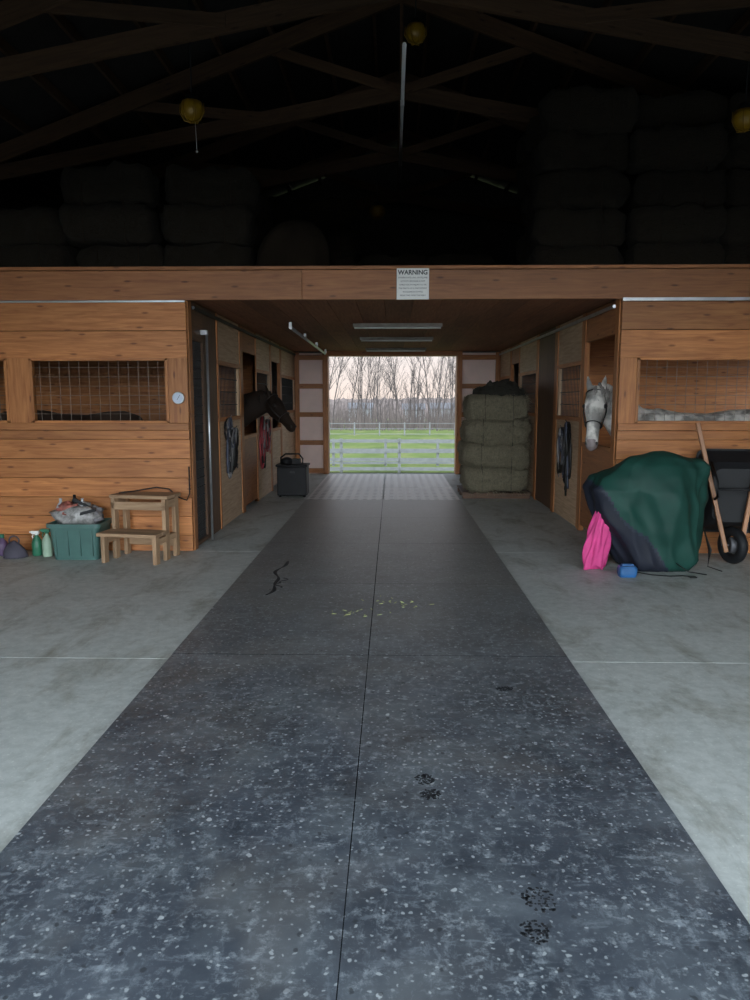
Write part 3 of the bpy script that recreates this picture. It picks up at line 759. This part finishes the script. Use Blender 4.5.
# ---------------------------------------------------------------- wheelbarrow
e=empty('wheelbarrow',(3.30,7.22,0),-.2)
b=MB()
for s in (-1,1):
    b.beam((.06*s,-.03,.12),(.36*s if s<0 else .24,.10,1.36),.04,.045,0)
b.done('handles',M_handle,e,.006)
b=MB(); b.torus((0,0,.185),.135,.048,0,'X',32,10); b.done('tyre',M_blackp,e,rotz=.5)
b=MB(); b.lathe((-.03,0,.185),[(.075,0),(.08,.01),(.08,.05),(.075,.06)],0,20,Matrix.Rotation(math.pi/2,3,'Y')); b.tube([(-.1,0,.185),(.1,0,.185)],.012)
for s in (-1,1): b.beam((.09*s,0,.185),(.12*s,.02,.4),.02,.03)
b.done('wheel_hub',plain('dull_steel',(.12,.12,.13),.6,.5),e)
b=MB()
def rr2(w,z0,z1,y,r=.08):
    return [(p[0],y,p[1]+(z0+z1)/2) for p in rrect(w,z1-z0,0,r)]
b.rings([rr2(.38,.4,.92,.07),rr2(.44,.36,.98,.12),rr2(.60,.28,1.08,.29),rr2(.64,.26,1.10,.295),rr2(.58,.3,1.06,.29),rr2(.4,.4,.92,.09)],0,True,False)
b.done('tray',M_blackp,e)
b=MB()
for s in (-1,1): b.tube([(.18*s,.04,.62),(.2*s,-.2,.68),(.21*s,-.2,.82),(.22*s,.07,.98)],.013)
b.tube([(-.2,-.2,.75),(.2,-.2,.75)],.012)
b.done('legs',M_blackp,e)

# ---------------------------------------------------------------- blanket pile
e=empty('horse_blanket',(0,0,0))
keys=[(0,2.52,.32,.25),(.05,2.52,.38,.30),(.3,2.46,.46,.34),(.55,2.41,.53,.36),(.75,2.38,.57,.35),(.87,2.42,.53,.31),(.97,2.48,.44,.25),(1.05,2.54,.31,.17),(1.09,2.57,.14,.08),(1.105,2.57,.01,.01)]
def interp(z):
    for i in range(len(keys)-1):
        if keys[i][0]<=z<=keys[i+1][0]:
            t=(z-keys[i][0])/(keys[i+1][0]-keys[i][0])
            return [keys[i][k]+(keys[i+1][k]-keys[i][k])*t for k in range(1,4)]
b=MB(); rs=[]; zs=[1.105*math.sin(j/56*math.pi/2) for j in range(57)]; K=150
for z in zs:
    cx,rx,ry=interp(min(z,1.1049)); t=z/1.1; ring=[]
    for k in range(K):
        a=2*math.pi*k/K
        def rid(x): return 1-2*abs(math.sin(x/2))**.8
        f=1+(.06*(1-t**3)+.012)*math.sin(5*a+2.2*t)+.06*(1-t*.8)*rid(9*a-3.5*t+1)+.035*rid(14*a+6*t)*(1-t*.6)
        p=Vector((cx+math.cos(a)*rx*f,7.08+math.sin(a)*ry*f,z+.004)); p+=Vector(noise.noise_vector(p*4))*.035*min(1,z*8+.1)
        p+=Vector(noise.noise_vector(Vector((p.x*6+p.z*5,p.y*3,p.z*2))))*.03
        p.z+=.02*math.sin(9*p.x+5*p.z)*t
        p.z=max(p.z,.004); p.y=min(p.y,7.6); ring.append(p)
    rs.append(ring)
b.rings(rs)
for i,f in enumerate(b.f):
    c=sum((b.v[k] for k in f),Vector())/len(f)
    lim=.82-(c.x-1.85)*1.08+.04*math.sin(c.x*14)
    if c.z<lim-.03: b.m[i]=1
    elif c.z<lim: b.m[i]=2
M_gb=plain('green_canvas',(.008,.050,.038),.65,0,.2,5,.2,spec=.35); M_nb=plain('navy_lining',(.006,.009,.020),.7,0,.2,5); M_edge=plain('binding',(.012,.018,.034),.6)
b.done('cover',[M_gb,M_nb,M_edge],e)
b=MB()
b.tube([(2.2,6.74,.03),(2.35,6.68,.015),(2.5,6.64,.012),(2.62,6.66,.012),(2.7,6.62,.012)],[(.02,.004)]*5,0,6); b.tube([(2.6,6.78,.1),(2.7,6.74,.03),(2.85,6.71,.012)],[(.018,.004)]*3,0,6)
b.bb(2.66,2.72,6.59,6.65,.006,.016); b.tube([(2.9,6.95,.4),(2.95,6.9,.2),(2.93,6.88,.05),(3.05,6.85,.012)],[(.018,.004)]*4,0,6)
b.done('straps',M_black,e)
b=MB(); rs=[]
for j in range(26):
    t=j/25; z=.02+.56*t; rx=(.115*(1-t)+.055*t)*(.8+.3*math.sin(t*3)); ring=[]
    for k in range(60):
        a=2*math.pi*k/60; f=1+.18*math.sin(4*a+t*5)+.12*math.sin(9*a-t*6); ring.append((1.90+.06*t+math.cos(a)*rx*f,6.95+math.sin(a)*.055*f,max(.003,z+.02*math.sin(3*a))))
    rs.append(ring)
b.rings(rs); b.done('pink_towel',plain('hot_pink_cloth',(.60,.05,.22),.75,0,.2,6))
b=MB(); b.rings([[(x*1,y,z) for x,y,_ in rrect(.16*w,.12*w,0,.03)] for z,w in ((.0,.9),(.03,1),(.08,1),(.1,.85))],0,True,False)
b.bb(-.05,.05,-.02,.02,.1,.115); b.done('blue_grooming_brush',plain('blue_plastic',(.02,.10,.26),.4),loc=(2.12,6.66,.004))

# ---------------------------------------------------------------- sky
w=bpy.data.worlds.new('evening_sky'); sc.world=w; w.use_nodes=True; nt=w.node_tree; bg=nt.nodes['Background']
tc=nt.nodes.new('ShaderNodeTexCoord'); sx=nt.nodes.new('ShaderNodeSeparateXYZ'); nt.links.new(tc.outputs['Generated'],sx.inputs[0])
col=ramp(nt,sx.outputs[2],[(0,(.90,.76,.68)),(.06,(.86,.79,.77)),(.14,(.82,.81,.85)),(.5,(.62,.72,.86))])
colw=ramp(nt,sx.outputs[2],[(0,(.88,.95,1.0)),(.5,(.78,.90,1.0))])
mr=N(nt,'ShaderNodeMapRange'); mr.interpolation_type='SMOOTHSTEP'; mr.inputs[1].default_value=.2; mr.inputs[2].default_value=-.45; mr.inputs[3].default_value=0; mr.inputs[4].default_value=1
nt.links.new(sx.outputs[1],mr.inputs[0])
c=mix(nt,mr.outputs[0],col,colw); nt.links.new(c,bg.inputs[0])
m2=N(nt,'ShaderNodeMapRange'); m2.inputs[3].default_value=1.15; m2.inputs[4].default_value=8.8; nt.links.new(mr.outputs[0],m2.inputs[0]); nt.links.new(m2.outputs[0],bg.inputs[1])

# ---------------------------------------------------------------- camera
cd=bpy.data.cameras.new('camera'); cam=bpy.data.objects.new('camera',cd); sc.collection.objects.link(cam)
cd.lens=27; cd.sensor_width=36; cam.location=(0,0,1.58); cam.rotation_euler=(math.radians(82.4),0,math.radians(1.3)); cd.clip_end=1000
sc.camera=cam
